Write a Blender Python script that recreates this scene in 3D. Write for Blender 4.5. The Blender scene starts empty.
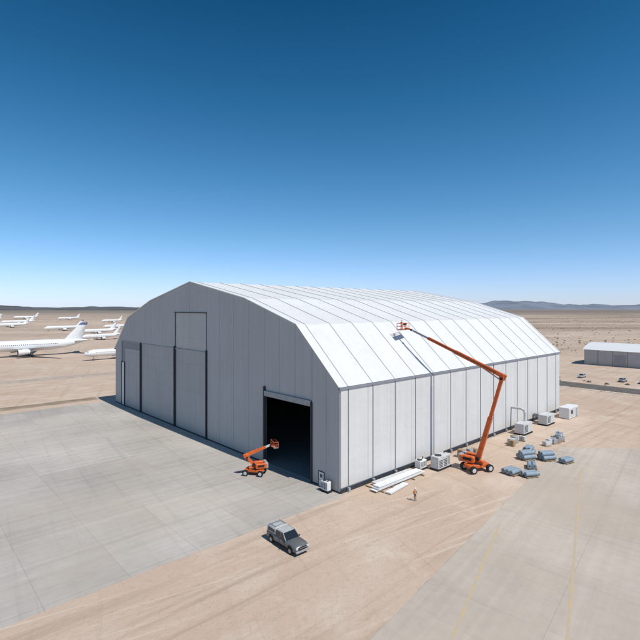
import bpy, math, random
from mathutils import Vector, Matrix, noise
random.seed(7)
S = bpy.context.scene
COL = S.collection

# ------------------------------------------------------------------ materials
def new_mat(name):
    m = bpy.data.materials.new(name); m.use_nodes = True
    return m, m.node_tree, m.node_tree.nodes["Principled BSDF"]

def simple(name, col, rough=0.6, metal=0.0, var=0.12, scale=2.0, bump=0.0, spec=0.4):
    m, nt, b = new_mat(name)
    N, L = nt.nodes, nt.links
    tc = N.new("ShaderNodeTexCoord")
    nz = N.new("ShaderNodeTexNoise"); nz.inputs["Scale"].default_value = scale; nz.inputs["Detail"].default_value = 5
    L.new(tc.outputs["Object"], nz.inputs["Vector"])
    cr = N.new("ShaderNodeValToRGB")
    cr.color_ramp.elements[0].position = 0.3; cr.color_ramp.elements[1].position = 0.7
    cr.color_ramp.elements[0].color = (*[c*(1-var) for c in col], 1)
    cr.color_ramp.elements[1].color = (*[min(1, c*(1+var)) for c in col], 1)
    L.new(nz.outputs["Fac"], cr.inputs["Fac"]); L.new(cr.outputs["Color"], b.inputs["Base Color"])
    b.inputs["Roughness"].default_value = rough; b.inputs["Metallic"].default_value = metal
    b.inputs["Specular IOR Level"].default_value = spec
    return m

def fabric(name, col, streak=0.10, rough=0.75):
    """coated membrane: faint vertical dirt streaks, wrinkles, dust at the foot"""
    m, nt, b = new_mat(name); N, L = nt.nodes, nt.links
    tc = N.new("ShaderNodeTexCoord")
    mp = N.new("ShaderNodeMapping"); mp.inputs["Scale"].default_value = (0.9, 0.9, 0.06)
    L.new(tc.outputs["Object"], mp.inputs["Vector"])
    n1 = N.new("ShaderNodeTexNoise"); n1.inputs["Scale"].default_value = 1.0; n1.inputs["Detail"].default_value = 6
    L.new(mp.outputs["Vector"], n1.inputs["Vector"])
    n2 = N.new("ShaderNodeTexNoise"); n2.inputs["Scale"].default_value = 0.12; n2.inputs["Detail"].default_value = 3
    L.new(tc.outputs["Object"], n2.inputs["Vector"])
    ad = N.new("ShaderNodeMath"); ad.operation = 'ADD'
    L.new(n1.outputs["Fac"], ad.inputs[0]); L.new(n2.outputs["Fac"], ad.inputs[1])
    cr = N.new("ShaderNodeValToRGB")
    cr.color_ramp.elements[0].position = 0.30; cr.color_ramp.elements[1].position = 0.62
    ad2 = N.new("ShaderNodeMath"); ad2.operation = 'MULTIPLY'; ad2.inputs[1].default_value = 0.5
    L.new(ad.outputs[0], ad2.inputs[0]); L.new(ad2.outputs[0], cr.inputs["Fac"])
    cr.color_ramp.elements[0].color = (col[0]*(1-streak), col[1]*(1-streak*1.05), col[2]*(1-streak*1.2), 1)
    cr.color_ramp.elements[1].color = (*col, 1)
    sp = N.new("ShaderNodeSeparateXYZ"); L.new(tc.outputs["Object"], sp.inputs[0])
    r = N.new("ShaderNodeMapRange"); r.inputs["From Min"].default_value = 2.4; r.inputs["From Max"].default_value = 0.3
    r.inputs["To Min"].default_value = 0.0; r.inputs["To Max"].default_value = 0.55; L.new(sp.outputs["Z"], r.inputs["Value"])
    mu = N.new("ShaderNodeMath"); mu.operation = 'MULTIPLY'; L.new(r.outputs[0], mu.inputs[0]); L.new(n1.outputs["Fac"], mu.inputs[1])
    mx = N.new("ShaderNodeMix"); mx.data_type = 'RGBA'; L.new(mu.outputs[0], mx.inputs[0]); L.new(cr.outputs["Color"], mx.inputs[6])
    mx.inputs[7].default_value = (0.40, 0.31, 0.23, 1)
    L.new(mx.outputs[2], b.inputs["Base Color"])
    n3 = N.new("ShaderNodeTexNoise"); n3.inputs["Scale"].default_value = 0.55; n3.inputs["Detail"].default_value = 3
    L.new(tc.outputs["Object"], n3.inputs["Vector"])
    bp = N.new("ShaderNodeBump"); bp.inputs["Strength"].default_value = 0.4; bp.inputs["Distance"].default_value = 0.17
    L.new(n3.outputs["Fac"], bp.inputs["Height"]); L.new(bp.outputs["Normal"], b.inputs["Normal"])
    b.inputs["Roughness"].default_value = rough; b.inputs["Specular IOR Level"].default_value = 0.12
    return m

def concrete(name, colA, colB, slab=(7.5, 7.5), joint=(0.10, 0.09, 0.08), jw=0.05, stain=0.5, dust=0.55):
    m, nt, b = new_mat(name); N, L = nt.nodes, nt.links
    tc = N.new("ShaderNodeTexCoord")
    br = N.new("ShaderNodeTexBrick"); br.offset = 0.0; br.squash = 1.0
    br.inputs["Scale"].default_value = 1.0
    br.inputs["Brick Width"].default_value = slab[0]; br.inputs["Row Height"].default_value = slab[1]
    br.inputs["Mortar Size"].default_value = jw; br.inputs["Mortar Smooth"].default_value = 0.3
    br.inputs["Color1"].default_value = (*colA, 1); br.inputs["Color2"].default_value = (*colB, 1)
    br.inputs["Mortar"].default_value = (*joint, 1); br.inputs["Bias"].default_value = 0.0
    L.new(tc.outputs["Object"], br.inputs["Vector"])
    def nz(scale, det, sc=None, rot=0, dist=0.0):
        n = N.new("ShaderNodeTexNoise"); n.inputs["Scale"].default_value = scale; n.inputs["Detail"].default_value = det
        n.inputs["Roughness"].default_value = 0.6; n.inputs["Distortion"].default_value = dist
        if sc:
            pr = N.new("ShaderNodeVectorRotate"); pr.rotation_type = 'Z_AXIS'; pr.inputs["Angle"].default_value = rot
            mp = N.new("ShaderNodeMapping"); mp.inputs["Scale"].default_value = sc
            L.new(tc.outputs["Object"], pr.inputs["Vector"]); L.new(pr.outputs["Vector"], mp.inputs["Vector"]); L.new(mp.outputs["Vector"], n.inputs["Vector"])
        else: L.new(tc.outputs["Object"], n.inputs["Vector"])
        return n
    def ramp(src, p0, p1, v0, v1):
        r = N.new("ShaderNodeMapRange"); r.inputs["From Min"].default_value = p0; r.inputs["From Max"].default_value = p1
        r.inputs["To Min"].default_value = v0; r.inputs["To Max"].default_value = v1
        L.new(src, r.inputs["Value"]); return r.outputs["Result"]
    def mul(a, f):
        mx = N.new("ShaderNodeMix"); mx.data_type = 'RGBA'; mx.blend_type = 'MULTIPLY'; mx.inputs[0].default_value = 1
        L.new(a, mx.inputs[6])
        cb = N.new("ShaderNodeCombineColor")
        for i in range(3): L.new(f, cb.inputs[i])
        L.new(cb.outputs[0], mx.inputs[7]); return mx.outputs[2]
    c = br.outputs["Color"]
    c = mul(c, ramp(nz(0.05, 7).outputs["Fac"], 0.38, 0.62, 1 - 0.22*stain, 1.05))
    c = mul(c, ramp(nz(0.9, 8).outputs["Fac"], 0.3, 0.7, 0.95, 1.05))
    c = mul(c, ramp(nz(1.0, 5, (0.012, 1.1, 1), 0.0).outputs["Fac"], 0.38, 0.62, 1 - 0.10*stain, 1.03))
    c = mul(c, ramp(nz(1.0, 4, (0.9, 0.015, 1), 0.12).outputs["Fac"], 0.33, 0.45, 1 - 0.14*stain, 1.0))
    c = mul(c, ramp(nz(0.45, 4, dist=0.6).outputs["Fac"], 0.24, 0.33, 1 - 0.30*stain, 1.0))
    d = ramp(nz(0.035, 8).outputs["Fac"], 0.46, 0.70, 0.0, dust)
    mx = N.new("ShaderNodeMix"); mx.data_type = 'RGBA'; L.new(d, mx.inputs[0]); L.new(c, mx.inputs[6])
    mx.inputs[7].default_value = (0.50, 0.42, 0.34, 1)
    L.new(mx.outputs[2], b.inputs["Base Color"])
    b.inputs["Roughness"].default_value = 0.85; b.inputs["Specular IOR Level"].default_value = 0.15
    return m

def ground_mat():
    m, nt, b = new_mat("desert_sand"); N, L = nt.nodes, nt.links
    geo = N.new("ShaderNodeNewGeometry")
    def nz(scale, det, sc=None, rot=0.0, rough=0.6, dist=0.0):
        n = N.new("ShaderNodeTexNoise"); n.inputs["Scale"].default_value = scale; n.inputs["Detail"].default_value = det
        n.inputs["Roughness"].default_value = rough; n.inputs["Distortion"].default_value = dist
        mp = N.new("ShaderNodeMapping"); mp.inputs["Scale"].default_value = sc or (1, 1, 1)
        pr = N.new("ShaderNodeVectorRotate"); pr.rotation_type = 'Z_AXIS'; pr.inputs["Angle"].default_value = rot
        L.new(geo.outputs["Position"], pr.inputs["Vector"]); L.new(pr.outputs["Vector"], mp.inputs["Vector"])
        L.new(mp.outputs["Vector"], n.inputs["Vector"]); return n.outputs["Fac"]
    def rng(src, a, c_, v0=0.0, v1=1.0):
        r = N.new("ShaderNodeMapRange"); r.inputs["From Min"].default_value = a; r.inputs["From Max"].default_value = c_
        r.inputs["To Min"].default_value = v0; r.inputs["To Max"].default_value = v1
        L.new(src, r.inputs["Value"]); return r.outputs["Result"]
    def mix(a, b_, f, bt='MIX'):
        mx = N.new("ShaderNodeMix"); mx.data_type = 'RGBA'; mx.blend_type = bt
        if isinstance(f, float): mx.inputs[0].default_value = f
        else: L.new(f, mx.inputs[0])
        for s, i in ((a, 6), (b_, 7)):
            if isinstance(s, tuple): mx.inputs[i].default_value = (*s, 1)
            else: L.new(s, mx.inputs[i])
        return mx.outputs[2]
    def m2(op, a, b_):
        n = N.new("ShaderNodeMath"); n.operation = op
        for s, i in ((a, 0), (b_, 1)):
            if isinstance(s, (int, float)): n.inputs[i].default_value = s
            else: L.new(s, n.inputs[i])
        return n.outputs[0]
    rt = -math.radians(42.63)
    c = mix((0.505, 0.38, 0.29), (0.57, 0.45, 0.355), rng(nz(0.03, 7), 0.35, 0.65))
    c = mix(c, (0.65, 0.55, 0.455), rng(nz(0.11, 8, dist=0.6), 0.50, 0.70, 0, 0.75))
    c = mix(c, (0.38, 0.285, 0.21), rng(nz(1.0, 5, (0.02, 0.55, 1), rt, dist=0.3), 0.53, 0.68, 0, 0.6))
    c = mix(c, (0.40, 0.305, 0.23), rng(nz(1.0, 5, (0.6, 0.02, 1), rt+0.35, dist=0.3), 0.56, 0.70, 0, 0.45))
    c = mix(c, (0.66, 0.57, 0.48), rng(nz(1.0, 4, (0.03, 1.5, 1), rt+0.2, dist=0.5), 0.58, 0.68, 0, 0.5))
    c = mix(c, (0.36, 0.275, 0.21), rng(nz(1.6, 9, rough=0.75), 0.52, 0.72, 0, 0.5))
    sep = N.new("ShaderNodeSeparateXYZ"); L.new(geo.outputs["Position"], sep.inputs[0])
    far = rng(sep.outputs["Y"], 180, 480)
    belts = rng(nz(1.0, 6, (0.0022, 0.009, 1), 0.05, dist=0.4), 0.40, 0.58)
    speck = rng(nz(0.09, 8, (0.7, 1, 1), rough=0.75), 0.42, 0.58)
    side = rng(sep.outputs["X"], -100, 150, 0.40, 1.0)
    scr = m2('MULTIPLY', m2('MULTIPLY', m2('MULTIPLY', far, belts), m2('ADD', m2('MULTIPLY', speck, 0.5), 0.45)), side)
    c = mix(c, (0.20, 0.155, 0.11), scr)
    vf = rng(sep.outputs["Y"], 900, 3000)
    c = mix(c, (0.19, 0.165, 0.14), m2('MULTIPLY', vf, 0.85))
    painted_haze = rng(sep.outputs["Y"], 4000, 16000)  # atmospheric haze painted into the far sand colour
    c = mix(c, (0.30, 0.31, 0.33), m2('MULTIPLY', painted_haze, 0.8))
    L.new(c, b.inputs["Base Color"])
    b.inputs["Roughness"].default_value = 0.95; b.inputs["Specular IOR Level"].default_value = 0.1
    bp = N.new("ShaderNodeBump"); bp.inputs["Strength"].default_value = 0.6; bp.inputs["Distance"].default_value = 0.15
    L.new(nz(1.3, 8, rough=0.7), bp.inputs["Height"]); L.new(bp.outputs["Normal"], b.inputs["Normal"])
    return m

M = dict(
 roof=fabric("roof_membrane", (0.68, 0.682, 0.68), 0.09),
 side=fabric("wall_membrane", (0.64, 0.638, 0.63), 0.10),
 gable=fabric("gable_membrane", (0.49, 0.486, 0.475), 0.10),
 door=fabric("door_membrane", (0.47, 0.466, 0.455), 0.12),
 slot=fabric("tail_slot_membrane", (0.56, 0.54, 0.51), 0.12),
 seam=simple("seam_grey", (0.42, 0.44, 0.47), 0.6, spec=0.1),
 joint=simple("joint_grey", (0.24, 0.26, 0.29), 0.6, spec=0.1),
 dark=simple("dark_steel", (0.035, 0.037, 0.042), 0.6),
 lining=simple("inner_lining", (0.30, 0.30, 0.30), 0.8),
 trim=simple("white_trim", (0.72, 0.725, 0.72), 0.5, var=0.05, spec=0.2),
 steel=simple("galvanised_steel", (0.38, 0.39, 0.40), 0.45, 0.6),
 orange=simple("orange_paint", (0.64, 0.125, 0.025), 0.5, var=0.2),
 black=simple("black_rubber", (0.02, 0.02, 0.02), 0.8),
 grey=simple("grey_paint", (0.33, 0.34, 0.35), 0.5),
 lgrey=simple("light_grey_paint", (0.55, 0.56, 0.56), 0.5),
 white=simple("white_paint", (0.72, 0.72, 0.71), 0.5, var=0.06),
 glass=simple("dark_glass", (0.015, 0.02, 0.025), 0.08, var=0.0, spec=0.8),
 truck=simple("grey_car_paint", (0.17, 0.175, 0.18), 0.35, 0.3, var=0.15),
 canopy=simple("canopy_grey", (0.44, 0.45, 0.45), 0.5, var=0.1),
 chrome=simple("chrome", (0.5, 0.5, 0.5), 0.25, 0.9),
 red=simple("red_lens", (0.35, 0.01, 0.01), 0.3),
 lamp=simple("headlamp_lens", (0.6, 0.62, 0.62), 0.15),
 blue=simple("fin_blue", (0.10, 0.14, 0.25), 0.5),
 navy=simple("fin_navy", (0.04, 0.05, 0.09), 0.5),
 bluegrey=simple("wrapped_roll", (0.24, 0.31, 0.37), 0.55),
 wood=simple("pallet_wood", (0.34, 0.25, 0.15), 0.85),
 hivis=simple("hivis_vest", (0.62, 0.26, 0.05), 0.8),
 denim=simple("work_trousers", (0.03, 0.04, 0.07), 0.9),
 skin=simple("skin", (0.42, 0.24, 0.16), 0.6),
 shirt=simple("work_shirt", (0.08, 0.10, 0.14), 0.9),
 hat=simple("hard_hat", (0.75, 0.75, 0.72), 0.4),
 scrub=simple("scrub_leaves", (0.13, 0.105, 0.065), 0.95, var=0.4, scale=0.3),
 pebble=simple("pebble_tan", (0.36, 0.28, 0.21), 0.95, var=0.3, scale=0.6),
 asphalt=simple("old_asphalt", (0.13, 0.11, 0.095), 0.9, var=0.25, scale=0.4),
)
def worn_paint():
    m, nt, b = new_mat("worn_yellow_paint"); N, L = nt.nodes, nt.links
    tc = N.new("ShaderNodeTexCoord"); n = N.new("ShaderNodeTexNoise"); n.inputs["Scale"].default_value = 0.9; n.inputs["Detail"].default_value = 9
    n.inputs["Roughness"].default_value = 0.75; L.new(tc.outputs["Object"], n.inputs["Vector"])
    cr = N.new("ShaderNodeValToRGB"); cr.color_ramp.elements[0].position = 0.40; cr.color_ramp.elements[1].position = 0.62
    cr.color_ramp.elements[0].color = (0.47, 0.40, 0.31, 1); cr.color_ramp.elements[1].color = (0.56, 0.41, 0.21, 1)
    L.new(n.outputs["Fac"], cr.inputs["Fac"]); L.new(cr.outputs["Color"], b.inputs["Base Color"]); b.inputs["Roughness"].default_value = 0.85
    return m
M['yellow'] = worn_paint()

# ------------------------------------------------------------------ mesh builder
class B:
    def __init__(s): s.v=[]; s.f=[]; s.m=[]; s.sm=[]; s.mats=[]
    def mi(s, mat):
        if mat not in s.mats: s.mats.append(mat)
        return s.mats.index(mat)
    def add(s, vs, fs, mat, smooth=False, M4=None):
        o=len(s.v); i=s.mi(mat)
        for v in vs:
            v=Vector(v)
            if M4: v=M4@v
            s.v.append(tuple(v))
        for f in fs: s.f.append([o+k for k in f]); s.m.append(i); s.sm.append(smooth)
    def box(s, c, d, mat, rz=0, M4=None, bev=0.0):
        x,y,z=[k/2 for k in d]
        R=Matrix.Translation(c)@Matrix.Rotation(rz,4,'Z')
        if M4: R=M4@R
        if bev<=0:
            vs=[(-x,-y,-z),(x,-y,-z),(x,y,-z),(-x,y,-z),(-x,-y,z),(x,-y,z),(x,y,z),(-x,y,z)]
            s.add(vs,[(0,3,2,1),(4,5,6,7),(0,1,5,4),(1,2,6,5),(2,3,7,6),(3,0,4,7)],mat,False,R)
        else:
            b=bev
            def ring(zz,i): 
                X=x-i;Y=y-i;bb=b
                return [(-X+bb,-Y,zz),(X-bb,-Y,zz),(X,-Y+bb,zz),(X,Y-bb,zz),(X-bb,Y,zz),(-X+bb,Y,zz),(-X,Y-bb,zz),(-X,-Y+bb,zz)]
            s.loft([ring(-z,b*.6),ring(-z+b,0),ring(z-b,0),ring(z,b*.6)],mat,False,M4=R)
    def loft(s, rings, mat, smooth=True, cap=True, M4=None):
        n=len(rings[0]); vs=[p for r in rings for p in r]; fs=[]
        for i in range(len(rings)-1):
            for k in range(n):
                fs.append((i*n+k,i*n+(k+1)%n,(i+1)*n+(k+1)%n,(i+1)*n+k))
        s.add(vs,fs,mat,smooth,M4)
        if cap:
            s.add(rings[0],[tuple(range(n))[::-1]],mat,False,M4); s.add(rings[-1],[tuple(range(n))],mat,False,M4)
    def tube(s,p0,p1,r0,mat,r1=None,n=12,M4=None):
        p0=Vector(p0);p1=Vector(p1);r1=r0 if r1 is None else r1
        d=(p1-p0).normalized(); a=d.orthogonal().normalized(); b=d.cross(a)
        R=[]
        for p,r in((p0,r0),(p1,r1)):
            R.append([tuple(p+(a*math.cos(2*math.pi*k/n)+b*math.sin(2*math.pi*k/n))*r) for k in range(n)])
        s.loft(R,mat,True,M4=M4)
    def beam(s,p0,p1,w,h,mat,w1=None,h1=None,M4=None):
        p0=Vector(p0);p1=Vector(p1);d=(p1-p0).normalized()
        side=d.cross(Vector((0,0,1)))
        if side.length<1e-4: side=Vector((0,1,0))
        side.normalize(); up=side.cross(d); w1=w1 or w; h1=h1 or h
        R=[[tuple(p+side*(a*W/2)+up*(b*H/2)) for a,b in((-1,-1),(1,-1),(1,1),(-1,1))] for p,W,H in((p0,w,h),(p1,w1,h1))]
        s.loft(R,mat,False,M4=M4)
    def obj(s,name,parent=None,loc=(0,0,0),rz=0):
        me=bpy.data.meshes.new(name); me.from_pydata(s.v,[],s.f)
        for m in s.mats: me.materials.append(m)
        me.polygons.foreach_set("material_index",s.m); me.polygons.foreach_set("use_smooth",s.sm)
        me.validate(); me.update()
        import bmesh
        bm=bmesh.new(); bm.from_mesh(me); bmesh.ops.recalc_face_normals(bm,faces=bm.faces); bm.to_mesh(me); bm.free()
        o=bpy.data.objects.new(name,me); COL.objects.link(o); o.location=loc; o.rotation_euler=(0,0,rz)
        if parent: o.parent=parent
        return o
def empty(name,loc=(0,0,0),rz=0):
    e=bpy.data.objects.new(name,None); COL.objects.link(e); e.location=loc; e.rotation_euler=(0,0,rz); e.empty_display_size=1
    return e

# ------------------------------------------------------------------ hangar frame
ANG=math.radians(42.63); CX,CY=2.9,68.2
U=Vector((math.cos(ANG),math.sin(ANG),0)); V=Vector((-math.sin(ANG),math.cos(ANG),0))
def W(a,b,z=0): return Vector((CX,CY,0))+U*a+V*b+Vector((0,0,z))
LEN,WID=81.2,91.0
KN=[(0,15.4),(9.7,24.3),(24.5,28.75),(45.5,32.6)]     # faceted arch profile
def zr(t):
    s=min(t,WID-t); s=max(0,min(45.5,s))
    for (a,za),(b,zb) in zip(KN,KN[1:]):
        if s<=b+1e-6: return za+(zb-za)*(s-a)/(b-a)
    return 32.6
H=empty("aircraft_hangar",(CX,CY,0),ANG)
joints=[1.6+5.5*k for k in range(15)]
ub=[0.0]+joints+[LEN]

# roof ----------------------------------------------------------
half=[9.7*k/6 for k in range(6)]+[9.7+14.8*k/7 for k in range(7)]+[24.5+21.0*k/10 for k in range(11)]
prof=half+[WID-h for h in half[::-1][1:]]
def pn(t):
    e=0.05; a=max(0.0,t-e); c=min(WID,t+e); dz=zr(c)-zr(a); dy=c-a
    return Vector((0,-dz,dy)).normalized()
usamp=[]
for i in range(len(ub)-1):
    a0,a1=ub[i],ub[i+1]; n=8 if a1-a0>3 else 3
    for k in range(n):
        usamp.append((a0+(a1-a0)*k/n, math.sin(math.pi*k/n)*(0.32 if a1-a0>3 else 0.05)))
usamp.append((LEN,0)); usamp=[(-0.3,0.0)]+usamp+[(LEN+0.3,0.0)]
rb=B(); vs=[];fs=[]
KS=(9.7,24.5,45.5)
for a,sg in usamp:
    for t in prof:
        nn=pn(t); s_=min(t,WID-t); edge=min(1,s_/2.0); kn=min(1,min(abs(s_-k) for k in KS)/2.0)
        vs.append(tuple(Vector((a,t,zr(t)))+nn*(0.08-sg*edge*(0.35+0.65*kn))))
n=len(prof)
knees={k for k,t in enumerate(prof) if any(abs(min(t,WID-t)-q)<1e-4 for q in KS)}
for i in range(len(usamp)-1):
    for k in range(n-1): fs.append((i*n+k,(i+1)*n+k,(i+1)*n+k+1,i*n+k+1))
rb.add(vs,fs,M['roof'],True)
ro=rb.obj("roof_membrane",H)
me=ro.data
sh=me.attributes.new("sharp_edge",'BOOLEAN','EDGE')
rib_rows={i for i,(a,sg) in enumerate(usamp) if sg==0.0}
for e in me.edges:
    v0,v1=e.vertices; r0,k0=divmod(v0,n); r1,k1=divmod(v1,n)
    if k0==k1 and k0 in knees: sh.data[e.index].value=True
    if r0==r1 and r0 in rib_rows: sh.data[e.index].value=True
rb=B()
def ribat(b_,a,w,h,mat,off=0.08):
    rings=[]
    for t in prof:
        nn=pn(t); c=Vector((a,t,zr(t)))+nn*off
        rings.append([tuple(c+Vector((-w/2,0,0))-nn*0.05),tuple(c+Vector((w/2,0,0))-nn*0.05),tuple(c+Vector((w/2,0,0))+nn*h),tuple(c+Vector((-w/2,0,0))+nn*h)])
    b_.loft(rings,mat,False)
for a in joints: ribat(rb,a,0.14,0.06,M['seam'])
rb.obj("roof_ribs",H)
rb=B()
ribat(rb,-0.18,0.30,0.10,M['trim']); ribat(rb,LEN+0.18,0.38,0.10,M['trim'])
rb.box((LEN/2,-0.16,15.28),(LEN+0.7,0.34,0.26),M['joint']); rb.box((LEN/2,WID+0.16,15.28),(LEN+0.7,0.34,0.26),M['joint'])
rb.obj("roof_trim",H)

# walls ---------------------------------------------------------
def panel_poly(b_,x0,x1,t0,t1,z0,mat,gap=0.03,zt=None):
    a=t0+gap; c=t1-gap
    top=[t for t in prof if a<t<c]; tt=[a]+top+[c]
    outl=[(a,z0),(c,z0)]+[(t,(zr(t)-0.03 if zt is None else zt)) for t in (tt[::-1] if zt is None else [c,a])]
    m=len(outl)
    vs=[(x0,t,z) for t,z in outl]+[(x1,t,z) for t,z in outl]
    fs=[tuple(range(m)),tuple(range(m,2*m))[::-1]]+[(k,(k+1)%m,m+(k+1)%m,m+k) for k in range(m)]
    b_.add(vs,fs,mat)
g=B()
OP=(6.1,18.4,11.8)
cols=[0,2.9,6.1,10.2,14.3,18.4,23.4,28.5,33.5,38.6,46.0,53.2,59.7,66.2,72.7,77.2,81.7,86.4,91.0]
DZ=17.7
for i in range(len(cols)-1):
    t0,t1=cols[i],cols[i+1]; mid=(t0+t1)/2
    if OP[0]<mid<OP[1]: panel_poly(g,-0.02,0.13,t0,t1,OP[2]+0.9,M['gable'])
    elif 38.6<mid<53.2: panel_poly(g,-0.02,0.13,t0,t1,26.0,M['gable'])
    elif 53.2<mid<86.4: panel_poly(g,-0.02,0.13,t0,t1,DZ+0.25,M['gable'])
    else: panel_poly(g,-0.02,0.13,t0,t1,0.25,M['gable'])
g.obj("gable_wall_panels",H)
g=B()
for t0,t1,z0 in ((0.1,6.1,0),(6.1,18.4,OP[2]),(18.4,90.9,0)):
    panel_poly(g,0.2,0.32,t0,t1,z0,M['lining'],gap=0.0)
g.obj("gable_lining",H)
g=B()
def leaf(t0,t1,x,z0,z1,mat,step):
    z=z0; k=0
    while z<z1-0.05:
        zz=min(z1,z+step)
        g.box((x+(0.012 if k%2 else 0),(t0+t1)/2,(z+zz)/2),(0.08,t1-t0-0.12,zz-z-0.008),mat); z=zz;k+=1
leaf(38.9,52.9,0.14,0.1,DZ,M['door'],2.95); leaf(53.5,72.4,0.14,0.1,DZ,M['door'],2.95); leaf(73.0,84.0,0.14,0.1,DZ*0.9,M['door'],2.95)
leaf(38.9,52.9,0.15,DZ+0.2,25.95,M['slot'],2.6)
g.obj("hangar_door_leaves",H)
g=B()
for t,zt in ((18.4,13.4),(38.6,18.3),(53.2,18.3),(72.7,18.0)):
    g.box((-0.14,t,zt/2),(0.34,0.42,zt),M['dark'])
g.box((-0.12,6.1,6.2),(0.28,0.28,12.4),M['dark'])
g.box((-0.16,12.25,OP[2]+0.45),(0.36,12.0,0.86),M['grey'])
g.box((-0.10,12.25,OP[2]-0.03),(0.2,12.0,0.10),M['dark'])
g.box((-0.06,62.8,DZ+0.12),(0.14,18.7,0.14),M['seam']); g.box((-0.06,79.6,DZ+0.12),(0.14,13.2,0.14),M['seam'])
g.box((-0.06,45.9,DZ+0.10),(0.14,14.0,0.16),M['seam'])
g.box((-0.06,46,26.0),(0.16,14.8,0.2),M['dark'])
for t in (38.75,53.05): g.box((-0.05,t,22.1),(0.12,0.14,7.5),M['joint'])
g.box((0.02,85.2,6.0),(0.12,1.7,11.8),M['trim']); g.box((-0.05,84.2,6.1),(0.16,0.22,12.2),M['dark']); g.box((-0.05,86.2,6.1),(0.16,0.22,12.2),M['dark'])
g.obj("door_guides",H)
g=B()
g.box((-0.06,3.9,1.1),(0.10,1.05,2.2),M['white']); g.box((-0.04,3.9,2.27),(0.16,1.3,0.12),M['dark'])
g.box((-0.04,3.28,1.1),(0.16,0.10,2.2),M['dark']); g.box((-0.04,4.52,1.1),(0.16,0.10,2.2),M['dark']); g.box((-0.13,4.28,1.05),(0.06,0.06,0.18),M['steel'])
g.box((-0.12,3.9,1.65),(0.03,0.5,0.5),M['glass'])
g.obj("personnel_door",H)
g=B(); g.box((-0.03,3.0,0.11),(0.12,5.9,0.22),M['dark']); g.box((-0.03,54.7,0.11),(0.12,72.5,0.22),M['dark'])
g.obj("gable_base_strip",H)

def side_wall(y,sg,name):
    g=B()
    for i in range(len(ub)-1):
        a0,a1=ub[i],ub[i+1]
        if a1-a0>3:
            g.box(((a0+a1)/2-0.53,y+sg*0.06,8.0),(a1-a0-0.12-1.1,0.14,14.35),M['side'])
            g.box((a1-0.58,y+sg*0.05,8.0),(1.02,0.14,14.35),M['side'])
        else: g.box(((a0+a1)/2,y+sg*0.06,8.0),(a1-a0-0.14,0.14,14.35),M['side'])
    g.obj(name+"_panels",H)
    g=B(); g.box((LEN/2,y+sg*-0.12,7.7),(LEN-0.1,0.1,15.2),M['lining']); 
    g.box((LEN/2,y+sg*0.0,0.2),(LEN,0.2,0.4),M['dark'])
    g.box((LEN/2,y+sg*0.10,0.80),(LEN,0.16,0.08),M['joint'])
    for a in joints:
        g.box((a,y+sg*0.16,7.75),(0.09,0.10,14.7),M['joint'])
        g.box((a,y+sg*0.22,0.3),(0.45,0.45,0.6),M['grey'])
    g.obj(name+"_frame",H)
side_wall(0,-1,"side_wall"); side_wall(WID,1,"far_side_wall")
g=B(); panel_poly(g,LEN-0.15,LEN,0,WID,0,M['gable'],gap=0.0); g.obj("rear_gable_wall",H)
g=B(); g.box((LEN/2,WID/2,0.04),(LEN-0.6,WID-0.4,0.12),simple("hangar_floor_concrete",(0.3,0.285,0.265),0.7)); g.obj("hangar_floor",H)
g=B()
for a in joints[:9]:
    pts=[(a,t,z) for t,z in [(0.7,0.1),(0.7,14.6)]+[(t,zr(t)-1.0) for t in prof[6:-6:3]]+[(WID-0.7,14.6),(WID-0.7,0.1)]]
    for p,q in zip(pts,pts[1:]): g.beam(p,q,0.25,0.6,M['lgrey'])
g.obj("steel_arches",H)
g=B()
g.box((30,20,1.4),(6,2.5,2.6),M['bluegrey']); g.box((22,9,1.0),(3,2,1.8),M['grey']); g.box((40,14,2.0),(3,6,3.8),M['lgrey'],bev=0.1)
g.box((9,8.4,0.8),(2.4,1.4,1.3),M['lgrey'],bev=0.05); g.box((14,15,0.7),(2.4,2.4,1.2),M['wood'])
g.obj("stored_equipment",H)

# ------------------------------------------------------------------ ground sheets
def sheet(name,pts,z,mat,loc=(0,0,0),rz=0,thick=0.0):
    b_=B(); n=len(pts); vs=[(x,y,z) for x,y in pts]
    if thick:
        vs+= [(x,y,z-thick) for x,y in pts]
        fs=[tuple(range(n)),tuple(range(n,2*n))[::-1]]+[(k,(k+1)%n,n+(k+1)%n,n+k) for k in range(n)]
    else: fs=[tuple(range(n))]
    b_.add(vs,fs,mat); o=b_.obj(name,None,loc,rz)
    if not thick and o.data.polygons[0].normal.z<0: o.data.flip_normals()
    return o
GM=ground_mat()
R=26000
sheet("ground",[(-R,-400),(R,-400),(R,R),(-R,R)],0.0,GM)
def wob(pts,amp,step,closed=True):
    out=[]
    m=len(pts)
    for i in range(m):
        p=Vector(pts[i]);q=Vector(pts[(i+1)%m]); L_=(q-p).length; k=max(1,min(300,int(L_/step))); d=(q-p)/k; nrm=Vector((-d.y,d.x)).normalized()
        for j in range(k):
            r=p+d*j
            if j: r=r+nrm*(amp*noise.noise(Vector((r.x*0.35,r.y*0.35,3.1)))+amp*0.5*noise.noise(Vector((r.x*1.3,r.y*1.3,8.1))))
            out.append((r.x,r.y))
    return out
CON=concrete("apron_concrete",(0.45,0.415,0.375),(0.50,0.465,0.42),(7.6,7.6),joint=(0.36,0.33,0.295),jw=0.035,stain=0.7,dust=0.5)
sheet("concrete_apron",wob([(-150,-0.8),(0.1,-0.8),(0.1,93.5),(-150,96)],0.22,0.6),0.03,CON,(CX,CY,0),ANG,0.1)
CON2=concrete("taxiway_concrete",(0.475,0.41,0.345),(0.51,0.445,0.38),(11,11),joint=(0.39,0.335,0.28),jw=0.03,stain=0.55,dust=0.6)
TA=math.atan2(91.3-37.7,46.6-3.6); TL=Matrix.Rotation(-TA,4,'Z')
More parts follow.
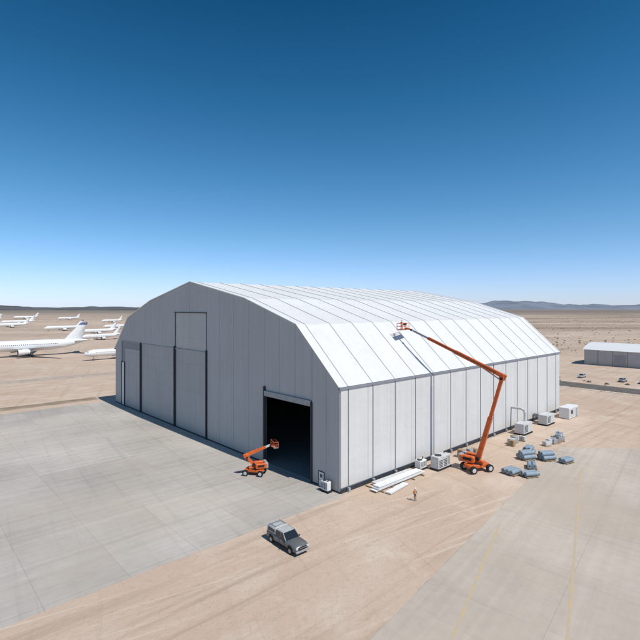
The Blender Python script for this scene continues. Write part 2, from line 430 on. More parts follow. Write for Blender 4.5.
def tl(x,y):
    p=TL@Vector((x-3.6,y-37.7,0)); return (p.x,p.y)
sheet("taxiway",wob([tl(-28,-1.7),tl(46.6,91.3),tl(120,84),tl(160,40),tl(160,-60),tl(-28,-60)],0.22,0.6),0.03,CON2,(3.6,37.7,0),TA,0.1)
def stripe(b_,p,q,w):
    p=Vector((*p,0));q=Vector((*q,0)); d=(q-p).normalized(); s_=Vector((-d.y,d.x,0))*w/2
    b_.add([(*(p-s_).xy,0.036),(*(q-s_).xy,0.036),(*(q+s_).xy,0.036),(*(p+s_).xy,0.036)],[(0,1,2,3)],M['yellow'])
b_=B(); stripe(b_,(-2,16),(22.5,58.8),0.24); stripe(b_,(2.5,8),(44.2,79.5),0.24); b_.obj("taxiway_markings")
sheet("road",[(124,-400),(135,-400),(135,260),(124,260)],0.03,M['asphalt'],(CX,CY,0),ANG)
dry=simple("dry_grass",(0.30,0.235,0.165),0.95,var=0.3,scale=0.25)
sheet("dry_grass_verge",wob([(-260,100),(-2,98.5),(-2,103),(-260,106)],0.8,2),0.012,dry,(CX,CY,0),ANG)
sheet("service_road",[(-400,150),(40,150),(40,158),(-400,158)],0.014,simple("gravel_road",(0.43,0.355,0.29),0.95,var=0.15,scale=0.3),(CX,CY,0),ANG)

# scrub: one mass
b_=B()
def bush(x,y,r):
    k=6; a0=random.random()*6
    vs=[];
    for lv,(rr,zz) in enumerate(((1,0.05),(1.1,0.45),(0.6,0.85))):
        for i in range(k):
            a=a0+6.283*i/k; q=r*rr*random.uniform(0.6,1.2); vs.append((x+q*math.cos(a),y+q*math.sin(a),zz*r*0.7*random.uniform(0.7,1.2)))
    vs.append((x,y,r*0.7))
    fs=[]
    for l in range(2):
        for i in range(k):
            if random.random()<0.85: fs.append((l*k+i,l*k+(i+1)%k,(l+1)*k+(i+1)%k,(l+1)*k+i))
    for i in range(k): fs.append((2*k+i,2*k+(i+1)%k,3*k))
    b_.add(vs,fs,M['scrub'])
cnt=0
while cnt<1500:
    D=random.uniform(230,1500); s_=random.choice([-1,1,1])
    X=random.uniform(0.32,0.95)*D if s_>0 else random.uniform(-0.95,-0.3)*D
    if s_<0 and D<800: continue
    q=noise.noise(Vector((X*0.004,D*0.009,0.3)))
    if q<random.uniform(-0.25,0.25): continue
    la=(Vector((X-CX,D-CY,0))).dot(U)
    if s_>0 and (la<165 or 190<la<250): continue
    bush(X,D,random.uniform(0.3,0.9)); cnt+=1
for k in range(110):
    p=W(random.uniform(136,144),random.uniform(-60,110)); bush(p.x,p.y,random.uniform(0.3,0.9))
b_.obj("desert_scrub")
b_=B()
for k in range(1100):
    a=random.uniform(-30,95); bb=-random.random()**1.5*24-1.0
    if a<0: bb=random.uniform(-20,-1.5)
    p=W(a,bb); r=random.uniform(0.02,0.07)
    v_=[(p.x+r*random.uniform(.6,1.3)*math.cos(i*1.256),p.y+r*random.uniform(.6,1.3)*math.sin(i*1.256),0.0) for i in range(5)]+[(p.x,p.y,r*random.uniform(.5,1))]
    b_.add(v_,[(i,(i+1)%5,5) for i in range(5)],random.choice([M['pebble'],M['pebble'],M['wood'],M['grey']]))
b_.obj("stones")

# hills
def hills(name,x0,x1,y0,depth,peak,seed,col):
    nx,ny=150,14; vs=[];fs=[]
    for j in range(ny+1):
        for i in range(nx+1):
            u_=i/nx; v_=j/ny; x=x0+(x1-x0)*u_; y=y0+depth*v_
            e=math.sin(math.pi*v_)*min(1,u_*5,(1-u_)*5)
            h=peak*e*(0.55+0.75*noise.fractal(Vector((x*0.00045+seed,y*0.0006,seed)),0.9,2.1,6)+0.25*noise.noise(Vector((x*0.004,y*0.003,seed))))
            vs.append((x,y,max(h,-2)-1))
    for j in range(ny):
        for i in range(nx): k=j*(nx+1)+i; fs.append((k,k+1,k+nx+2,k+nx+1))
    h_=B(); h_.add(vs,fs,simple(name+"_rock_hazed",col,0.95,var=0.2,scale=0.002,spec=0.0),True); h_.obj(name)  # bluish base colour has the distance haze painted in
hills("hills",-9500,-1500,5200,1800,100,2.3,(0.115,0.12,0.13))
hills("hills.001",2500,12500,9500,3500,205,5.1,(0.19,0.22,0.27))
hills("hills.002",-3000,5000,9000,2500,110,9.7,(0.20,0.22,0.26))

# ------------------------------------------------------------------ vehicles etc.
def wheel(b_,c,r,w,axis='Y',M4=None,rim=None):
    d=Vector((0,1,0)) if axis=='Y' else Vector((1,0,0)); c=Vector(c)
    b_.tube(c-d*w/2,c+d*w/2,r,M['black'],n=20,M4=M4)
    b_.tube(c-d*(w/2+0.015),c+d*(w/2+0.015),r*0.58,rim or M['steel'],n=14,M4=M4)

def boom_lift(name,loc,rz,chassis_rot,elbow,tip,pivot=(-0.2,2.0),s=1.0):
    e=empty(name,loc,rz)
    b_=B(); R=Matrix.Rotation(chassis_rot,4,'Z')
    b_.box((0,0,0.85*s),(3.6*s,1.5*s,0.5*s),M['orange'],M4=R,bev=0.08*s)
    b_.box((1.4*s,0,0.75*s),(0.4*s,2.1*s,0.3*s),M['black'],M4=R); b_.box((-1.4*s,0,0.75*s),(0.4*s,2.1*s,0.3*s),M['black'],M4=R)
    for x in (-1.45,1.45):
        for y in (-1.12,1.12): wheel(b_,(x*s,y*s,0.55*s),0.55*s,0.42*s,M4=R,rim=M['lgrey'])
    b_.obj("chassis",e)
    b_=B(); b_.tube((0,0,1.05*s),(0,0,1.3*s),0.75*s,M['black'],n=20)
    b_.box((0.5*s,0,1.45*s),(3.2*s,0.7*s,0.4*s),M['orange'],bev=0.06*s)
    b_.box((1.1*s,0.8*s,1.75*s),(2.2*s,0.7*s,0.95*s),M['orange'],bev=0.12*s)
    b_.box((1.1*s,-0.8*s,1.75*s),(2.2*s,0.7*s,0.95*s),M['orange'],bev=0.12*s)
    b_.box((2.15*s,0,1.75*s),(0.6*s,2.2*s,1.1*s),M['grey'],bev=0.12*s)
    b_.box((1.0*s,1.16*s,1.8*s),(1.3*s,0.03,0.4*s),M['black']); b_.box((1.0*s,-1.16*s,1.8*s),(1.3*s,0.03,0.4*s),M['black'])
    b_.obj("turret",e)
    b_=B(); P=Vector((pivot[0],0,pivot[1])); E=Vector((elbow[0],0,elbow[1])); T=Vector((tip[0],0,tip[1]))
    d=(E-P); m1=P+d*0.52
    b_.beam(P,m1,0.50*s,0.62*s,M['orange']); b_.beam(m1-d.normalized()*0.5*s,E,0.36*s,0.46*s,M['orange'])
    off=Vector((0.55*s,0,0)); b_.tube(P+off-Vector((0,0,0.3*s)),P+d*0.38+Vector((0.2*s,0,0)),0.10*s,M['steel'])
    b_.tube(P+Vector((0,-0.5*s,0)),P+Vector((0,0.5*s,0)),0.28*s,M['black'])
    b_.obj("riser_boom",e)
    b_=B(); Eu=E+Vector((0,0,0.35*s)); bd=(T-Eu); bn=bd.normalized()
    b_.box(E+Vector((0,0,0.1*s)),(0.75*s,0.62*s,1.0*s),M['orange'],bev=0.08*s)
    b_.tube(E+Vector((0,-0.4*s,-0.1*s)),E+Vector((0,0.4*s,-0.1*s)),0.2*s,M['black'])
    b_.beam(Eu-bn*0.6*s,Eu+bd*0.45,0.46*s,0.56*s,M['orange']); b_.beam(Eu+bd*0.44,Eu+bd*0.74,0.36*s,0.44*s,M['orange'])
    b_.beam(Eu+bd*0.73,Eu+bd*0.93,0.27*s,0.33*s,M['lgrey'])
    b_.tube(E+Vector((0.1*s,0,-0.4*s)),Eu+bd*0.22-Vector((0,0,0.2*s)),0.09*s,M['steel'])
    b_.tube(Eu+bd*0.05+Vector((0,0.3*s,0)),Eu+bd*0.9+Vector((0,0.22*s,0.05)),0.035*s,M['black'],n=6)
    J=Eu+bd*0.93; K=T+Vector((-0.2*s,0,-0.2*s)); b_.beam(J,K,0.22*s,0.25*s,M['orange']); b_.tube(J+Vector((0,-0.22*s,0)),J+Vector((0,0.22*s,0)),0.17*s,M['black'])
    b_.obj("main_boom",e)
    b_=B(); q=T+Vector((0.5*s,0,-0.5*s)); X,Y,Z=0.45*s,1.15*s,1.1*s
    b_.box(q,(2*X,2*Y,0.08*s),M['grey'])
    for zz in (0.12,0.6,1.1):
        for y in (-Y,Y): b_.tube(q+Vector((-X,y,zz*s)),q+Vector((X,y,zz*s)),0.045*s,M['orange'],n=6)
        for x in (-X,X): b_.tube(q+Vector((x,-Y,zz*s)),q+Vector((x,Y,zz*s)),0.045*s,M['orange'],n=6)
    for x in (-X,X):
        for y in (-Y,0,Y): b_.tube(q+Vector((x,y,0)),q+Vector((x,y,1.1*s)),0.045*s,M['orange'],n=6)
    b_.box(q+Vector((-X+0.1*s,0,0.95*s)),(0.3*s,0.7*s,0.35*s),M['black'],bev=0.04*s)
    b_.beam(K,q+Vector((-X,0,0.1)),0.25*s,0.3*s,M['orange'])
    b_.obj("platform_basket",e)
    return e,q

# people --------------------------------------------------------
def person(name,loc,rz,pose='stand',vest=True):
    e=empty(name,loc,rz)
    sk=dict(
     pelvis=((0,0,0.95),0.145),waist=((0,0,1.10),0.125),chest=((0,0,1.32),0.155),neck0=((0,0,1.47),0.085),neck=((0,0.01,1.54),0.055),head=((0,0.02,1.60),0.06),
     hl=((0.10,0,0.90),0.095),kl=((0.13,0.06,0.50),0.062),al=((0.15,-0.02,0.10),0.045),tl=((0.16,0.16,0.045),0.042),
     hr=((-0.10,0,0.90),0.095),kr=((-0.13,0.02,0.50),0.062),ar=((-0.15,-0.10,0.10),0.045),tr=((-0.16,0.08,0.045),0.042),
     sl=((0.19,0,1.43),0.065),el=((0.27,-0.02,1.14),0.045),wl=((0.27,0.16,0.93),0.03),
     sr=((-0.19,0,1.43),0.065),er=((-0.27,-0.03,1.14),0.045),wr=((-0.24,0.20,1.02),0.03))
    if pose=='reach':
        sk['el']=((0.27,0.22,1.28),0.045); sk['wl']=((0.22,0.46,1.36),0.03); sk['er']=((-0.27,0.20,1.22),0.045); sk['wr']=((-0.2,0.43,1.22),0.03)
    names=list(sk); ed=[('pelvis','waist'),('waist','chest'),('chest','neck0'),('neck0','neck'),('neck','head'),('pelvis','hl'),('hl','kl'),('kl','al'),('al','tl'),
      ('pelvis','hr'),('hr','kr'),('kr','ar'),('ar','tr'),('chest','sl'),('sl','el'),('el','wl'),('chest','sr'),('sr','er'),('er','wr')]
    me=bpy.data.meshes.new("t"); me.from_pydata([sk[k][0] for k in names],[(names.index(a),names.index(b)) for a,b in ed],[])
    o=bpy.data.objects.new("t",me); COL.objects.link(o)
    o.modifiers.new("s",'SKIN')
    for i,k in enumerate(names):
        me.skin_vertices[0].data[i].radius=(sk[k][1],sk[k][1]*(0.75 if k in('chest','waist','pelvis') else 1)); me.skin_vertices[0].data[i].use_root=(k=='pelvis')
    o.modifiers.new("b",'SUBSURF').levels=2
    dg=bpy.context.evaluated_depsgraph_get(); ev=o.evaluated_get(dg); m2=bpy.data.meshes.new_from_object(ev)
    bpy.data.objects.remove(o)
    m2.materials.clear()
    for mt in (M['denim'],M['hivis'],M['skin'],M['shirt'],M['black']): m2.materials.append(mt)
    for p in m2.polygons:
        c=p.center; p.use_smooth=True
        if c.z<0.10: k=4
        elif c.z<0.98 and abs(c.x)<0.215 and c.y<0.14: k=0
        elif c.z>1.50: k=2
        elif abs(c.x)<0.20: k=1 if vest else 3
        else: k=3
        p.material_index=k
    bo=bpy.data.objects.new("body",m2); COL.objects.link(bo); bo.parent=e
    b_=B()
    rings=[]
    for z,rx,ry in ((1.56,0.045,0.05),(1.59,0.062,0.075),(1.65,0.075,0.092),(1.70,0.078,0.098),(1.76,0.074,0.092),(1.80,0.05,0.06)):
        rings.append([(rx*math.cos(a),0.03+ry*math.sin(a),z) for a in [k*math.pi/6 for k in range(12)]])
    b_.loft(rings,M['skin'])
    b_.tube((0,0.125,1.70),(0,0.15,1.665),0.012,M['skin'],0.018,8)
    b_.box((0,0.122,1.625),(0.045,0.012,0.010),M['red'])
    for s_ in (-1,1): b_.box((s_*0.03,0.118,1.70),(0.024,0.012,0.010),M['black']); b_.box((s_*0.08,0.03,1.68),(0.012,0.03,0.05),M['skin'])
    b_.obj("head",e)
    b_=B(); rings=[]
    for z,r in ((1.735,0.125),(1.745,0.105),(1.80,0.098),(1.84,0.07),(1.86,0.02)):
        rings.append([(r*0.92*math.cos(a),0.03+r*1.15*math.sin(a),z) for a in [k*math.pi/7 for k in range(14)]])
    b_.loft(rings,M['hat']); b_.obj("hard_hat",e)
    b_=B()
    for k in ('wl','wr'):
        w=Vector(sk[k][0]); el=Vector(sk['e'+k[1]][0]); d=(w-el).normalized(); s_=d.cross(Vector((0,0,1))).normalized()
        b_.tube(w-d*0.01,w+d*0.09,0.028,M['skin'],0.036,8)
        for i,(o_,l) in enumerate(((-0.030,0.065),(-0.010,0.078),(0.010,0.074),(0.030,0.058))):
            p=w+d*0.085+s_*o_; q=p+d*l*0.55; b_.tube(p,q,0.0095,M['skin'],0.009,6); b_.tube(q,q+(d*0.6-Vector((0,0,0.6))).normalized()*l*0.5,0.009,M['skin'],0.007,6)
        b_.tube(w+d*0.03+s_*0.03,w+d*0.075+s_*0.062,0.011,M['skin'],0.008,6)
    b_.obj("hands",e)
    return e

LB=W(23.7,-8.4); hv=W(22.8,5.9)-W(24.6,-12.3); hd=math.atan2(hv.y,hv.x)
e1,q1=boom_lift("boom_lift",(LB.x,LB.y,0),hd,math.radians(62),(-4.2,15.8),(13.6,23.5),(-0.3,2.1),1.12)
pw=person("construction_worker",(0,0,0),0,'reach'); 
pw.location=Vector((LB.x,LB.y,0))+Matrix.Rotation(hd,3,'Z')@Vector((q1.x+0.02,0.35,q1.z+0.05)); pw.rotation_euler=(0,0,hd-math.pi/2)
boom_lift("boom_lift",(-10.6,76.2,0.03),math.radians(20),math.radians(-30),(-1.3,3.0),(2.9,4.6),(-0.2,1.7),0.85)
person("construction_worker",(13.3,65.8,0),math.radians(200),'stand')

# crew-cab pickup with a canopy over the bed -----------------------
def pickup(name,loc,rz):
    e=empty(name,loc,rz); b_=B(); T=M['truck']
    def ring(x,w,z0,z1,r=0.1):
        return [(x,-w+r*.5,z0),(x,w-r*.5,z0),(x,w,z0+r),(x,w,z1-r*1.6),(x,w-r*.9,z1),(x,-w+r*.9,z1),(x,-w,z1-r*1.6),(x,-w,z0+r)]
    b_.loft([ring(0.62,0.96,0.42,1.12),ring(1.5,0.97,0.42,1.14),ring(2.3,0.95,0.44,1.10),ring(2.62,0.90,0.48,1.02),ring(2.72,0.82,0.55,0.92)],T,True)
    b_.loft([ring(-1.0,0.97,0.42,1.13),ring(0.62,0.97,0.42,1.13)],T,True)
    b_.loft([ring(-2.76,0.95,0.46,1.12),ring(-2.6,0.97,0.42,1.13),ring(-1.03,0.97,0.42,1.13)],T,True)
    b_.obj("body",e)
    b_=B()
    g0=[(-1.0,-0.93,1.12),(0.95,-0.93,1.12),(0.95,0.93,1.12),(-1.0,0.93,1.12)]
    g1=[(-0.98,-0.80,1.72),(0.25,-0.80,1.74),(0.25,0.80,1.74),(-0.98,0.80,1.72)]
    b_.loft([g0,g1],M['glass'],False,cap=False)
    b_.loft([[(x,y,z) for x,y,z in g1],[(x*0.97,y*0.93,z+0.07) for x,y,z in g1]],M['canopy'],False)
    for i in range(4): b_.beam(g0[i],g1[i],0.09,0.09,T)
    for y in (-1,1): b_.beam((-0.15,y*0.935,1.12),(-0.15,y*0.81,1.73),0.08,0.10,T); b_.beam((-0.95,y*0.81,1.71),(0.25,y*0.81,1.73),0.08,0.08,T)
    b_.obj("cab",e)
    b_=B()
    def cr(x,w,z1): return [(x,-0.93,1.14),(x,0.93,1.14),(x,w,z1-.12),(x,w-.12,z1),(x,-w+.12,z1),(x,-w,z1-.12)]
    b_.loft([cr(-2.72,0.84,1.74),cr(-2.6,0.86,1.84),cr(-1.12,0.86,1.86),cr(-1.06,0.84,1.80)],M['canopy'],True)
    for y in (-1,1):
        b_.add([(-2.5,y*0.925,1.26),(-1.25,y*0.925,1.26),(-1.25,y*0.885,1.62),(-2.5,y*0.885,1.62)],[(0,1,2,3)],M['glass'])
        b_.tube((-2.5,y*0.7,1.93),(-1.2,y*0.7,1.93),0.03,M['steel'],n=6)
    for x in (-2.3,-1.4): b_.tube((x,-0.8,1.93),(x,0.8,1.93),0.03,M['steel'],n=6)
    b_.box((-2.745,0,1.42),(0.04,1.3,0.34),M['glass'])
    b_.obj("canopy",e)
    b_=B()
    b_.box((2.74,0,0.80),(0.06,1.1,0.30),M['black']); b_.box((2.78,0,0.84),(0.03,1.0,0.05),M['chrome'])
    b_.box((2.72,0,0.50),(0.22,1.8,0.22),M['grey'],bev=0.04); b_.box((-2.84,0,0.52),(0.16,1.8,0.2),M['chrome'],bev=0.04)
    for y in (-1,1):
        b_.box((2.68,y*0.72,0.86),(0.10,0.28,0.22),M['lamp'],bev=0.03); b_.box((-2.765,y*0.86,0.88),(0.04,0.14,0.34),M['red'])
        b_.box((0.82,y*1.06,1.18),(0.12,0.22,0.16),M['black'],bev=0.03); b_.box((0.1,y*0.985,0.92),(0.16,0.02,0.04),M['chrome']); b_.box((-0.75,y*0.985,0.92),(0.16,0.02,0.04),M['chrome'])
        b_.box((-0.15,y*0.972,0.75),(0.02,0.01,0.6),M['black']); b_.box((0.75,y*0.972,0.75),(0.02,0.01,0.6),M['black'])
        b_.box((0,y*1.0,0.38),(2.1,0.16,0.06),M['black'])
    b_.obj("trim",e)
    b_=B()
    for x in (-1.82,1.72):
        for y in (-1,1):
            b_.tube((x,y*0.74,0.52),(x,y*0.982,0.52),0.47,M['black'],n=20); wheel(b_,(x,y*0.88,0.39),0.39,0.26,rim=M['steel'])
    b_.obj("wheels",e)
pickup("pickup_truck",(-3.7,53.4,0),math.radians(-49))

def car(name,loc,rz,paint):
    e=empty(name,loc,rz); b_=B()
    def ring(x,w,z0,z1,r=0.1): return [(x,-w,z0),(x,w,z0),(x,w,z1-r),(x,w-r,z1),(x,-w+r,z1),(x,-w,z1-r)]
    b_.loft([ring(-2.2,0.75,0.4,0.85),ring(-1.9,0.86,0.3,0.98),ring(0.9,0.88,0.3,0.95),ring(1.9,0.84,0.3,0.82),ring(2.2,0.7,0.4,0.68)],paint,True)
    g0=[(-1.8,-0.82,0.95),(1.1,-0.82,0.93),(1.1,0.82,0.93),(-1.8,0.82,0.95)]; g1=[(-1.3,-0.62,1.42),(0.35,-0.62,1.42),(0.35,0.62,1.42),(-1.3,0.62,1.42)]
    b_.loft([g0,g1],M['glass'],False,cap=False); b_.loft([g1,[(x*0.95,y*0.9,1.47) for x,y,z in g1]],paint,False)
    for i in range(4): b_.beam(g0[i],g1[i],0.07,0.07,paint)
    b_.obj("body",e); b_=B()
    for x in (-1.35,1.35):
        for y in (-0.8,0.8): wheel(b_,(x,y,0.32),0.32,0.2)
    b_.obj("wheels",e)
paints=[M['canopy'],M['lgrey'],M['truck'],M['grey'],M['truck'],M['canopy']]
for k in (1,3,7):
    b0=-6+k*3.1+(1.5 if k>6 else 0)
    p=W(150+random.uniform(-.3,.3),b0); car("parked_car",(p.x,p.y,0),ANG+random.uniform(-.03,.03)+(math.pi if k%3 else 0),paints[k*5%6])

# site materials -------------------------------------------------
b_=B()
for k in range(5): b_.box((random.uniform(-.2,.2),random.uniform(-.08,.08),0.28+k*0.13),(11.8-0.3*k,1.25,0.11),M['white'])
b_.box((0.6,1.5,0.30),(9.0,1.1,0.14),M['white'],rz=0.03); b_.box((0.3,1.5,0.45),(8.6,1.0,0.13),M['lgrey'],rz=-0.02); b_.box((-2.5,-1.6,0.2),(5,0.9,0.2),M['white'],rz=0.12)
for x in (-5,-2.5,0,2.5,5): b_.box((x,0.6,0.11),(0.12,3.6,0.2),M['wood'])
p=W(10.0,-2.9); b_.obj("stacked_panels",None,(p.x,p.y,0),ANG)
def generator(name,loc,rz,sz=(3.6,1.6,2.0),mat=None):
    b_=B(); L_,w,h=sz; mat=mat or M['lgrey']
    b_.box((0,0,0.15),(L_+0.3,w+0.1,0.2),M['black']); b_.box((0,0,0.27+h/2),(L_,w,h),mat,bev=0.08)
    for x in (-0.3,0.05): 
        for z in range(5): b_.box((L_*x,-w/2-0.01,0.6+z*h*0.13),(L_*0.26,0.04,h*0.06),M['dark'])
    b_.box((L_*0.34,-w/2-0.01,0.3+h*0.5),(L_*0.2,0.03,h*0.7),M['grey']); b_.tube((L_*0.3,0,h+0.25),(L_*0.3,0,h+0.65),0.09,M['dark'])
    b_.tube((-L_*0.2,0,h+0.26),(-L_*0.2,0,h+0.36),min(w*0.36,0.6),M['dark'],n=20)
    return b_.obj(name,None,loc,rz)
p=W(20.4,-3.6); generator("generator",(p.x,p.y,0),ANG)
p=W(17.6,-1.6); generator("air_conditioning_unit",(p.x,p.y,0),ANG,(1.8,1.2,1.3),M['white'])
p=W(-0.9,2.0); generator("air_conditioning_unit",(p.x,p.y,0.03),ANG-math.pi/2,(1.4,0.8,1.3),M['white'])
for a in (52.5,64.5):
    p=W(a,-3.4); b_=B()
    b_.box((0,0,0.15),(4.4,2.2,0.2),M['black']); b_.box((0,0,1.35),(4.2,2.0,2.1),M['lgrey'],bev=0.06)
    for z in range(6): b_.box((-0.9,-1.01,0.7+z*0.25),(1.6,0.04,0.12),M['dark'])
    if a<60:
        pts=[(1.2,0.2,2.3),(1.2,0.2,4.2),(1.2,0.4,4.7),(1.2,0.9,5.0),(1.2,3.3,5.0)]
        for q0,q1_ in zip(pts,pts[1:]): b_.tube(q0,q1_,0.30,M['lgrey'],n=14)
    else:
        b_.box((0.6,1.9,1.6),(0.9,2.2,0.8),M['grey'])
    b_.obj("air_handling_unit",None,(p.x,p.y,0),ANG)
b_=B()
b_.box((0,0,1.4),(6.0,2.4,2.6),M['white'],bev=0.04)
for x in range(-11,12): b_.box((x*0.25,-1.21,1.4),(0.08,0.05,2.2),M['white'])
b_.box((1.8,-1.24,1.2),(0.9,0.05,2.0),M['grey']); b_.box((-1.2,-1.24,1.6),(1.2,0.05,0.9),M['glass']); b_.box((0,0,0.06),(6.0,2.3,0.12),M['dark'])
p=W(76,-4.2); b_.obj("site_office_container",None,(p.x,p.y,0),ANG)
def rollpallet(loc,rz,n=3,rows=2,L_=2.6,mat=None):
    b_=B(); mat=mat or M['bluegrey']; r=0.36
    for y in (-0.9,0,0.9): b_.box((y,0,0.09),(0.12,n*0.8,0.14),M['wood'])
    for k in range(int(n*3)): b_.box((0,-n*0.38+k*0.27,0.18),(L_*0.9,0.14,0.03),M['wood'])
    for j in range(rows):
        for i in range(n-j):
            y=(i-(n-1-j)/2)*2*r; z=0.2+r+j*r*1.74; sh_=random.uniform(-.15,.15)
            b_.tube((-L_/2+sh_,y,z),(L_/2+sh_,y,z),r,mat,n=14); b_.tube((-L_/2+sh_-.01,y,z),(L_/2+sh_+.01,y,z),0.1,M['dark'],n=8)
            for q in (-0.3,0.3): b_.tube((L_*q-0.03,y,z),(L_*q+0.03,y,z),r+0.012,M['grey'],n=14)
    return b_.obj("pallet_of_fabric_rolls",None,loc,rz)
for i,(x,y,r_,n_,w_) in enumerate(((36.8,84.0,0.3,3,2),(40.3,83.6,0.2,3,2),(43.0,82.0,0.5,2,1),(38.4,86.6,0.9,3,2),(31.2,76.6,0.6,3,1),(33.6,75.2,0.2,2,1),(35.7,79.3,1.2,2,1))):
    rollpallet((x,y,0.03),r_,n_,w_,2.4,M['bluegrey'])
def crates(name,loc,rz,k):
    b_=B(); random.seed(k)
    for i in range(5):
        y=random.uniform(-1,1); w,d,h=random.uniform(.8,1.4),random.uniform(.8,1.2),random.uniform(.5,1.3)
        x=-2.4+i*1.2; rr=random.uniform(-.3,.3)
        b_.box((x,y,0.08),(w,d,0.14),M['wood'],rz=rr); b_.box((x,y,0.17+h/2),(w*.95,d*.95,h),random.choice([M['wood'],M['grey'],M['bluegrey'],M['lgrey']]),rz=rr,bev=0.03)
        b_.box((x,y,0.17+h*0.5),(w*.97,0.06,h*1.01),M['black'],rz=rr)
    b_.obj(name,None,loc,rz)
crates("stacked_crates",(46.5,93.5,0.0),0.3,1); crates("stacked_crates",(49.5,96.5,0),0.9,2)
p=W(44,-5.5); crates("stacked_crates",(p.x,p.y,0),ANG,3); p=W(30.5,-3.2); crates("stacked_crates",(p.x,p.y,0),ANG,5); random.seed(11)

# distant hangar -------------------------------------------------
D2=empty("storage_building",tuple(W(198,-70)),ANG)
b_=B(); LL=102
for k in range(17): b_.box((0,3+k*6,3.6),(0.3,5.8,7.2),M['gable'])
b_.box((12.2,LL/2,3.55),(24,LL-0.3,7.1),M['lining']); 
for k in (2,6,10,14): b_.box((-0.2,3+k*6,2.6),(0.12,4.6,5.2),M['grey'])
b_.obj("walls",D2)
b_=B(); pr=[(-0.6,7.2),(3,8.6),(8,9.7),(12.5,10.1),(17,9.7),(22,8.6),(25.4,7.2)]
b_.loft([[(x,-0.5,z) for x,z in pr],[(x,LL+0.5,z) for x,z in pr]],M['trim'],False); b_.obj("roof",D2)

b_=B()
for k in range(60):
    b_.tube((0,k*3.0,0),(0,k*3.0,2.1),0.045,M['steel'],n=6)
for z in (0.1,0.6,1.1,1.6,2.05): b_.tube((0,0,z),(0,177,z),0.018,M['steel'],n=4)
p=W(121,-70); b_.obj("perimeter_fence",None,(p.x,p.y,0),ANG)

# aeroplanes ------------------------------------------------------
def plane(loc,rz,L_,fin,band=True):
    e=empty("airliner",loc,rz); r=L_*0.047; zc=r*2.0; Wt=M['white']
    b_=B(); rings=[]
    for x,s_,dz in ((0.5,0.05,-.25),(0.49,0.32,-.2),(0.465,0.62,-.12),(0.43,0.86,-.05),(0.38,1,0),(0.0,1,0),(-0.2,1,0),(-0.32,0.8,.18),(-0.42,0.48,.42),(-0.48,0.22,.58),(-0.5,0.08,.62)):
        rings.append([(x*L_,r*s_*math.cos(a),zc+dz*r+r*s_*math.sin(a)) for a in [k*math.pi/10 for k in range(20)]])
    b_.loft(rings,Wt)
    b_.box((0.452*L_,0,zc+0.42*r),(0.025*L_,r*1.02,r*0.18),M['glass'])
    for k in range(46):
        x=(0.36-0.0145*k)*L_
        if x<-0.24*L_: break
        for s_ in (-1,1): b_.box((x,s_*r*0.985,zc+0.22*r),(0.0055*L_,0.05*r,0.13*r),M['navy'])
    b_.obj("fuselage",e)
    def wing(b_,root,rc,tip,tc,th,mat,vert=False):
        R=[]
        for p,c,t in ((root,rc,th),(tip,tc,th*0.4)):
            prof_=[(0.5,0),(0.3,.5),(0,.6),(-.5,0.05),(-.5,-.05),(0,-.45),(0.3,-.4)]
            if vert: R.append([(p[0]+c*a,p[1]+t*b,p[2]) for a,b in prof_])
            else: R.append([(p[0]+c*a,p[1],p[2]+t*b) for a,b in prof_])
        b_.loft(R,mat)
    b_=B()
    for s_ in (-1,1):
        wing(b_,(0.04*L_,s_*r*0.5,zc-0.55*r),0.20*L_,(-0.06*L_,s_*0.18*L_,zc-0.25*r),0.10*L_,0.022*L_,M['lgrey'])
        wing(b_,(-0.06*L_,s_*0.18*L_,zc-0.25*r),0.10*L_,(-0.19*L_,s_*0.46*L_,zc+0.35*r),0.035*L_,0.012*L_,M['lgrey'])
        wing(b_,(-0.42*L_,s_*r*0.2,zc+0.5*r),0.10*L_,(-0.49*L_,s_*0.17*L_,zc+0.75*r),0.04*L_,0.010*L_,M['lgrey'])
        b_.tube((0.085*L_,s_*0.155*L_,zc-0.95*r),(0.0*L_,s_*0.155*L_,zc-0.9*r),0.55*r,M['white'],0.38*r,18); b_.tube((0.0865*L_,s_*0.155*L_,zc-0.95*r),(0.084*L_,s_*0.155*L_,zc-0.95*r),0.46*r,M['dark'],n=16)
        b_.box((0.02*L_,s_*0.155*L_,zc-0.5*r),(0.07*L_,0.1*r,0.5*r),M['lgrey'])
    b_.obj("wings_and_engines",e)
    b_=B(); zf=zc+0.7*r; zt=zc+r*1.0+0.145*L_
    def lp(k): return (-0.37*L_+(-0.105*L_)*k,0,zf+(zt-zf)*k)
    def lc(k): return (0.16+(0.06-0.16)*k)*L_
    def lt(k): return 0.012*L_*(1-0.6*k)
    def seg(k0,k1,mat):
        R=[]
        for k in (k0,k1):
            p=lp(k); c=lc(k); t=lt(k); R.append([(p[0]+c*a,p[1]+t*b,p[2]) for a,b in [(0.5,0),(0.3,.5),(0,.6),(-.5,0.05),(-.5,-.05),(0,-.45),(0.3,-.4)]])
        b_.loft(R,mat)
    seg(0,0.86,M['white']); seg(0.86,1,fin); b_.obj("tail_fin",e)
    b_=B()
    for x,y in ((0.38,0),(-0.03,0.07),(-0.03,-0.07)):
        b_.tube((x*L_,y*L_,zc-0.6*r),(x*L_,y*L_,0.3*r),0.07*r,M['steel'],n=8)
        for dy in (-1,1):
            for dx in (-1,1): wheel(b_,(x*L_+dx*0.22*r,y*L_+dy*0.15*r,0.2*r),0.2*r,0.12*r)
    b_.obj("landing_gear",e)
hdP=ANG+math.pi
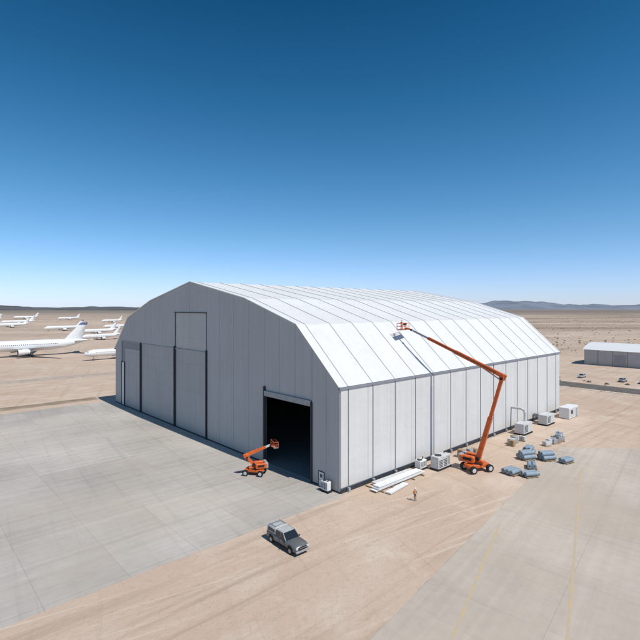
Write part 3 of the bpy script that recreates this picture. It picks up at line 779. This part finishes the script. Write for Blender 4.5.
for x,y,dr,L_,f in ((-164,262,0,64,'blue'),(-106,253,0.05,40,'white'),(-226,478,0.2,42,'lgrey'),(-186,400,0.25,36,'white'),
    (-302,555,0.1,44,'blue'),(-262,610,0.15,40,'white'),(-420,640,0.2,46,'white'),(-488,760,0.2,52,'lgrey'),
    (-640,900,0.1,55,'white'),(-380,860,0.3,44,'white'),(-560,1050,0.2,50,'lgrey'),(-700,1120,0.1,55,'white')):
    plane((x,y,0),hdP+dr,L_,M[f])

# ------------------------------------------------------------------ light, sky, camera
w=bpy.data.worlds.new("World"); S.world=w; w.use_nodes=True
N,L=w.node_tree.nodes,w.node_tree.links
sky=N.new("ShaderNodeTexSky"); sky.sky_type='NISHITA'; sky.sun_disc=False
EL=math.radians(55); AZ=math.atan2(0.748,-0.664)
sky.sun_elevation=EL; sky.sun_rotation=AZ; sky.air_density=1.0; sky.dust_density=0.5; sky.ozone_density=2.5; sky.altitude=1000
bg=N["Background"]; bg.inputs["Strength"].default_value=0.10
tc=N.new("ShaderNodeTexCoord"); sp=N.new("ShaderNodeSeparateXYZ"); L.new(tc.outputs["Generated"],sp.inputs[0])
cr=N.new("ShaderNodeValToRGB"); L.new(sp.outputs["Z"],cr.inputs["Fac"])
els=cr.color_ramp.elements
els[0].position=0.0; els[0].color=(0.49,0.55,0.81,1)
els[1].position=1.0; els[1].color=(0.42,0.48,0.49,1)
for p_,c_ in ((0.06,(0.47,0.55,0.75)),(0.14,(0.36,0.53,0.64)),(0.26,(0.225,0.475,0.575)),(0.40,(0.11,0.385,0.49)),(0.56,(0.04,0.265,0.37)),(0.75,(0.26,0.40,0.45))):
    el=els.new(p_); el.color=(*c_,1)
mx=N.new("ShaderNodeMix"); mx.data_type='RGBA'; mx.blend_type='MULTIPLY'; mx.inputs[0].default_value=1
L.new(sky.outputs[0],mx.inputs[6]); L.new(cr.outputs["Color"],mx.inputs[7])
sc=N.new("ShaderNodeVectorMath"); sc.operation='SCALE'; sc.inputs["Scale"].default_value=2.0
L.new(mx.outputs[2],sc.inputs[0]); L.new(sc.outputs[0],bg.inputs["Color"])
sd=bpy.data.lights.new("sun",'SUN'); sd.energy=4.1; sd.angle=math.radians(0.5); sd.color=(1,0.955,0.89)
so=bpy.data.objects.new("sun",sd); COL.objects.link(so)
dv=Vector((0.748*math.cos(EL),-0.664*math.cos(EL),math.sin(EL)))
so.rotation_euler=dv.to_track_quat('Z','Y').to_euler()
cd=bpy.data.cameras.new("camera"); co=bpy.data.objects.new("camera",cd); COL.objects.link(co)
co.location=(0,0,27); co.rotation_euler=(math.pi/2,0,0)
cd.sensor_width=36; cd.lens=26.44; cd.shift_y=-12/640; cd.clip_start=0.5; cd.clip_end=60000
S.camera=co
S.view_settings.view_transform='Standard'; S.view_settings.look='None'; S.view_settings.exposure=0
